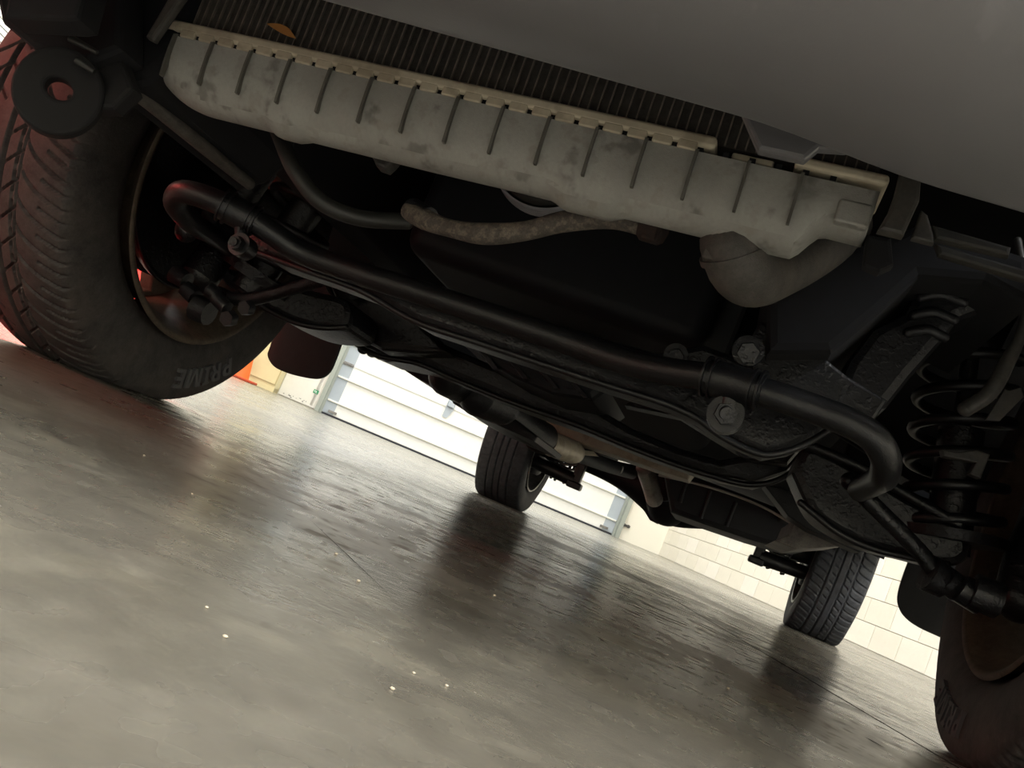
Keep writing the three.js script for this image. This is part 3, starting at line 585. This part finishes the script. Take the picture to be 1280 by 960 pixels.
for (const s of [-1, 1]) {
  const st = sub('coil_strut'); st.userData.label = s > 0 ? 'dark coil spring strut beside the right wheel' : 'dark coil spring strut beside the left wheel';
  const lo = s > 0 ? at(1185, 672, -1.36) : V3(X0 - .58, .26, -1.36), hi = s > 0 ? at(1215, 430, -1.36) : V3(X0 - .50, .62, -1.36);
  const ax = hi.clone().sub(lo), n = V3(0, 0, 1).cross(ax).normalize(), b = ax.clone().cross(n).normalize(), pts = [], T = 5.5;
  for (let i = 0; i <= 110; i++) { const t = i / 110, a = t * T * Math.PI * 2; pts.push(lo.clone().addScaledVector(ax, .04 + .9 * t).addScaledVector(n, Math.cos(a) * .062).addScaledVector(b, Math.sin(a) * .062)); }
  part('coil', [tube(pts, .0078, 330, 10)], satin, st);
  part('damper', [cyl(lo.clone().addScaledVector(ax, -.08), lo.clone().addScaledVector(ax, .55), .03, .03), cyl(lo.clone().addScaledVector(ax, .5), hi, .012)], oily, st);
  part('spring_seat', [cyl(lo.clone().addScaledVector(ax, -.02), lo.clone().addScaledVector(ax, .03), .07, .074, 32)], oily, st);
  // knuckle, tie rod and ball joints
  const k = sub('steering_knuckle'); k.userData.label = s > 0 ? 'oily steering knuckle with nuts at the right wheel' : 'oily steering knuckle with nuts at the left wheel';
  const x = X0 + s * HW - s * .13, nuts = [];
  part('knuckle', [tube([V3(x, .22, ZF + .02), V3(x - s * .0, .30, ZF), V3(x + s * .02, .38, ZF - .02), V3(x - s * .03, .52, ZF)], t => .034 - .008 * t, 30, 14), tube([V3(x, .30, ZF), V3(x + s * .05, .34, ZF + .04), V3(x - s * .03, .27, ZF + .14)], .018, 20, 12)], oily, k);
  part('caliper', [box(.07, .13, .14, x + s * .05, .37, ZF - .13, .02)], oily, k);
  if (s > 0) {
    part('tie_rod', [tube([at(1060, 600, -1.20), at(1150, 690, -1.24), at(1172, 716, -1.25), at(1235, 745, -1.26)], .011, 30, 12)], oily, k);
    part('ball_joint', [cyl(at(1160, 716, -1.245), at(1182, 730, -1.25), .024, .02, 12), cyl(at(1180, 722, -1.24), at(1200, 738, -1.25), .017, .018, 10), cyl(at(1200, 735, -1.23), at(1228, 752, -1.23), .02, .02, 6), cyl(at(1215, 738, -1.22), at(1250, 752, -1.22), .022, .022, 8)], oily, k);
  } else {
    part('tie_rod', [tube([at(400, 350, -1.22), at(300, 375, -1.25), at(272, 366, -1.26)], .011, 30, 12)], oily, k);
    part('ball_joint', [cyl(at(245, 384, -1.26), at(262, 392, -1.26), .022, .02, 12), cyl(at(262, 362, -1.24), at(276, 374, -1.24), .013, .013, 6), cyl(at(270, 372, -1.23), at(284, 386, -1.23), .012, .012, 6), cyl(at(232, 360, -1.26), at(244, 372, -1.26), .014, .014, 6), cyl(at(218, 342, -1.26), at(234, 352, -1.26), .016, .015, 10)], chassis, k);
    part('nut', [hexNut(at(290, 398, -1.24), V3(0, -.3, 1), .013, .016), hexNut(at(312, 385, -1.24), V3(0, -.3, 1), .012, .016)], chassis, k);
  }
}
part('spring_tower', [plate([[1040, 500], [1075, 515], [1110, 508], [1140, 470], [1180, 425], [1200, 398], [1238, 384], [1232, 366], [1190, 352], [1150, 350], [1130, 390], [1090, 410], [1060, 450]], -1.06, .1, .012), ...[0, 1, 2].map(k => tube([at(1150 - k * 8, 372 + k * 22, -1.045), at(1175 - k * 8, 368 + k * 22, -1.04), at(1205 - k * 12, 378 + k * 22, -1.045)], .006, 14, 8))], chassis);
part('brake_hose', [tube([at(1272, 300, -1.1), at(1282, 360, -1.1), at(1278, 410, -1.1), at(1258, 455, -1.1), at(1236, 492, -1.1), at(1206, 512, -1.1)], t => .0045 + .0045 * step(.3, .8, t), 40, 14)], bracketGrey);
part('hose_bracket', [plate([[1232, 525], [1256, 486], [1262, 488], [1276, 484], [1280, 496], [1250, 526]], -1.14, .006, .001)], bracketGrey);
part('spring_link', [plate([[1178, 562], [1196, 565], [1222, 562], [1238, 568], [1226, 598], [1212, 592], [1220, 578], [1180, 570]], -1.2, .02, .002)], bracketGrey);

// ---- mud flaps
{
  part('added_dark_panel', [plate([[1080, 330], [1300, 330], [1300, 700], [1215, 650], [1120, 590], [1040, 540]], -1.75, .01, .002)], deep);  // dark sheet added behind the coil, where only shade shows
  part('added_dark_panel', [plate([[300, 120], [460, 120], [470, 400], [436, 410], [350, 392], [330, 330]], -2.0, .01, .002)], deep);  // dark sheet added to close the bright gap above the left arm
  const l = part('mud_flap', [plate([[350, 385], [338, 430], [334, 444], [341, 457], [356, 465], [378, 471], [398, 473], [411, 466], [420, 448], [432, 413], [436, 390]], -1.88, .008, .002, true)], flapBlack); l.userData.label = 'black mud flap behind the left front wheel';
  const r = part('mud_flap', [plate([[1140, 690], [1128, 722], [1122, 746], [1125, 762], [1134, 774], [1150, 785], [1176, 797], [1215, 815], [1240, 700]], -1.88, .008, .002, true)], flapBlack); r.userData.label = 'black mud flap behind the right front wheel';
}

// ---- exhaust
{
  const e = sub('exhaust'); e.userData.label = 'dark exhaust pipe with a pale flexible joint';
  part('heat_shield', [plate([[480, 440], [497, 457], [518, 471], [562, 495], [566, 504], [593, 519], [612, 527], [668, 552], [672, 546], [650, 528], [610, 500], [560, 470], [500, 440]], -2.0, .35, .004)], chassis, e);
  part('pipe', [tube([at(560, 470, -1.75), at(600, 492, -1.9), at(640, 520, -2.1), at(668, 540, -2.25), at(680, 546, -2.35)], t => .042 - .004 * t, 40, 24, true), tube([at(598, 494, -1.82), at(628, 506, -1.9)], .045, 8, 24)], chassis, e);
  part('flange', [tube([at(672, 546, -2.36), at(680, 550, -2.38)], .040, 6, 24)], rustBrown, e);
  part('flexible_joint', [tube([at(680, 551, -2.40), at(718, 566, -2.62)], t => .0335 + .0018 * Math.sin(t * 30), 60, 24)], flexSteel, e);
  part('tail_section', [tube([at(718, 566, -2.62), at(760, 582, -3.2), at(790, 592, -3.9)], .024, 20, 16)], tankBlack, e);
  part('hanger', [plate([[724, 562], [742, 564], [748, 570], [726, 568]], -2.62, .02, .002)], flexSteel, e);
}
part('drive_shaft', [tube([at(806, 585, -3.9), at(813, 606, -4.05), at(818, 624, -4.15)], .0385, 20, 24)], shaftSilver);

// ---- rear axle
{
  const a = sub('rear_axle'); a.userData.label = 'black rear axle with a round differential housing';
  const c = at(838, 624, ZR + .05);
  part('axle_tube', [tube([V3(X0 - .72, .36, ZR), V3(c.x - .16, .36, ZR), V3(c.x, .355, ZR), V3(c.x + .2, .36, ZR), V3(X0 + .72, .36, ZR)], t => .05 + .085 * Math.exp(-Math.pow((t - .50) / .15, 2)), 80, 28)], tankBlack, a);
  const g = new THREE.SphereGeometry(1, 32, 24); g.scale(.125, .145, .16); g.translate(c.x, .352, ZR + .03); part('differential', [g], tankBlack, a);
  part('pinion_nose', [cyl(V3(c.x - .01, .355, ZR + .12), V3(c.x - .02, .36, ZR + .30), .075, .05, 24)], tankBlack, a);
  part('pinion_flange', [cyl(V3(c.x - .02, .36, ZR + .29), V3(c.x - .022, .362, ZR + .33), .058, .058, 20)], oily, a);
  part('drain_lug', [plate([[801, 634], [806, 640], [812, 650], [822, 655], [826, 645], [812, 630]], ZR + .04, .05, .004)], tankBlack, a);
  for (const [s, px] of [[-1, 0], [1, 1]]) {
    const x = X0 + s * .56, b = px ? 'right' : 'left';
    part('spring_plate', [box(.10, .02, .17, x, .285, ZR, .004), box(.07, .035, .05, x - s * .01, .262, ZR + .03, .006)], oily, a);
    part('lower_link', [box(.045, .24, .055, x - s * .10, .33, ZR + .12, .008), box(.075, .035, .075, x - s * .10, .222, ZR + .12, .01)], oily, a);
    part('u_bolt', [-1, 1].flatMap(k => [-1, 1].map(q => tube([V3(x + k * .035, .44, ZR + q * .06), V3(x + k * .035, .215, ZR + q * .06)], .008, 6, 10))), satin, a);
    part('u_bolt_nut', [-1, 1].flatMap(k => [-1, 1].map(q => hexNut(V3(x + k * .035, .272, ZR + q * .06), V3(0, -1, 0), .014, .02))), steel, a);
    part('shock_absorber', [cyl(V3(x + s * .14, .255, ZR + .12), V3(x - s * .09, .245, ZR + .12), .032, .036, 20), cyl(V3(x + s * .15, .34, ZR + .10), V3(x + s * .03, .33, ZR + .12), .042, .042, 18)], satin, a);
    part('brake_drum', [latheX([[0, .001], [0, .16], [s * .09, .165], [s * .09, .001]], X0 + s * .68, CY, ZR, 48)], tankBlack, a);
    part('brake_line', [tube([V3(x + s * .10, .32, ZR + .06), V3(x - s * .02, .30, ZR + .11), V3(x - s * .10, .34, ZR + .10)], .006, 20, 8), tube([V3(x + s * .10, .30, ZR + .06), V3(x - s * .02, .275, ZR + .12), V3(x - s * .10, .31, ZR + .11)], .005, 20, 8)], steel, a);
  }
  for (const s of [-1, 1]) part('leaf_spring', [0, 1, 2].map(k => { const P = []; for (let i = 0; i <= 12; i++) { const t = i / 12 * 2 - 1; P.push(V3(X0 + s * .56, .44 - k * .012 + .10 * t * t, ZR + t * (.66 - k * .14))); } return tube(P, .006, 24, 6); }).concat(box(.065, .03, .9, X0 + s * .56, .455, ZR, .004)), chassis, a);
}
// fuel tank with its ribs
{
  const t = sub('fuel_tank'); t.userData.label = 'dark fuel tank ahead of the right rear wheel';
  part('tank_shell', [plate([[828, 585], [870, 596], [930, 618], [1010, 650], [1004, 690], [985, 688], [936, 674], [880, 655], [838, 640]], -3.6, .55, .02)], tankBlack, t);
  for (const [x, y, q, w] of [[858, 604, 850, 628], [888, 614, 876, 648], [920, 628, 908, 658]]) part('tank_rib', [cyl(at(x, y, -3.598), at(q, w, -3.598), .008, .008, 10)], tankBlack, t);
}
part('brake_pipe', [tube([at(824, 594, -3.0), at(860, 602, -3.0), at(900, 613, -3.0), at(950, 632, -3.0), at(990, 655, -2.95), at(998, 662, -2.9)], .0042, 60, 8)], galv);
part('bracket_clip', [cyl(at(749, 577, -3.4), at(778, 588, -3.4), .017, .014, 16)], galv);

// ---- body above, mostly unseen, keeps ceiling light off the underside: floor pan, engine bay walls, side panels with wheel arches
{
  const b = sub('body'); b.userData.label = 'dark painted body above the frame, mostly unseen, keeping ceiling light out';
  const paint = M(0x24262a, .3);
  part('floor_pan', [box(1.5, .06, 3.9, X0, .57, -3.9, .01)], deep, b);
  part('firewall', [box(1.5, .9, .05, X0, 1.0, -1.98)], deep, b);
  part('hood', [box(1.7, .05, 1.75, X0, 1.12, -1.12, .02)], paint, b);
  part('grille_panel', [box(1.84, .52, .06, X0, .88, -.37, .02)], paint, b);
  part('unseen_bay_cover', [box(1.45, .03, .9, X0, .80, -1.45)], deep, b);  // unseen cover, placed to shut ceiling light out of the bay
  for (const s of [-1, 1]) {
    const sh = new THREE.Shape(); const z0 = .33, z1 = 5.75;
    sh.moveTo(z0, 1.12); sh.lineTo(z0, .46);
    for (const zc of [1.36, 4.557]) { sh.lineTo(zc - .46, .44); for (let i = 0; i <= 16; i++) { const a = Math.PI - i / 16 * Math.PI; sh.lineTo(zc + Math.cos(a) * .46, .44 + Math.sin(a) * .42); } }
    sh.lineTo(z1, .5); sh.lineTo(z1, 1.12); sh.closePath();
    const g = new THREE.ExtrudeGeometry(sh, { depth: .05, bevelEnabled: false }); g.rotateY(Math.PI / 2); g.translate(X0 + s * .94 - .025, 0, 0);
    part('side_panel', [g], paint, b);
    const li = []; for (const zc of [-1.36, -4.557]) { const g2 = latheX([[0, .455], [s * .30, .455]], X0 + s * .62, .42, zc, 40); li.push(g2); }
    // only the upper half of each liner is kept
    const cut = li.map(q => { const r = q.toNonIndexed(), p = r.attributes.position, k = []; for (let i = 0; i < p.count; i += 3) if ((p.getY(i) + p.getY(i + 1) + p.getY(i + 2)) / 3 > .44) for (let j = 0; j < 3; j++) k.push(p.getX(i + j), p.getY(i + j), p.getZ(i + j)); const o = new THREE.BufferGeometry(); o.setAttribute('position', new THREE.Float32BufferAttribute(k, 3)); o.computeVertexNormals(); return o; });
    for (const c of cut) part('wheel_arch_liner', [c], deep, b);  // liners placed as a dark ground between rail and wheel
  }
  part('cabin', [box(1.66, .62, 2.1, X0, 1.43, -3.1, .12)], paint, b);
  part('load_bed', [box(1.7, .5, 1.5, X0, .87, -4.95, .03)], paint, b);
}

// ------------------------------------------------------------------ small things
{ const p = at(352, 40, -.705); const sh = new THREE.Shape(); sh.moveTo(-.018, 0); sh.quadraticCurveTo(-.004, .008, .008, .004); sh.lineTo(.018, -.001); sh.quadraticCurveTo(.004, -.004, -.018, 0); const g = new THREE.ExtrudeGeometry(sh, { depth: .0012, bevelEnabled: false }); g.rotateZ(-.13); g.translate(p.x, p.y + .001, p.z + .0);
  tag(mesh('dry_leaf', [g], M(0xa8743c, .8)), 'small orange brown dry leaf lying on the radiator strip', 'leaf'); }

renderer.render(scene, camera);
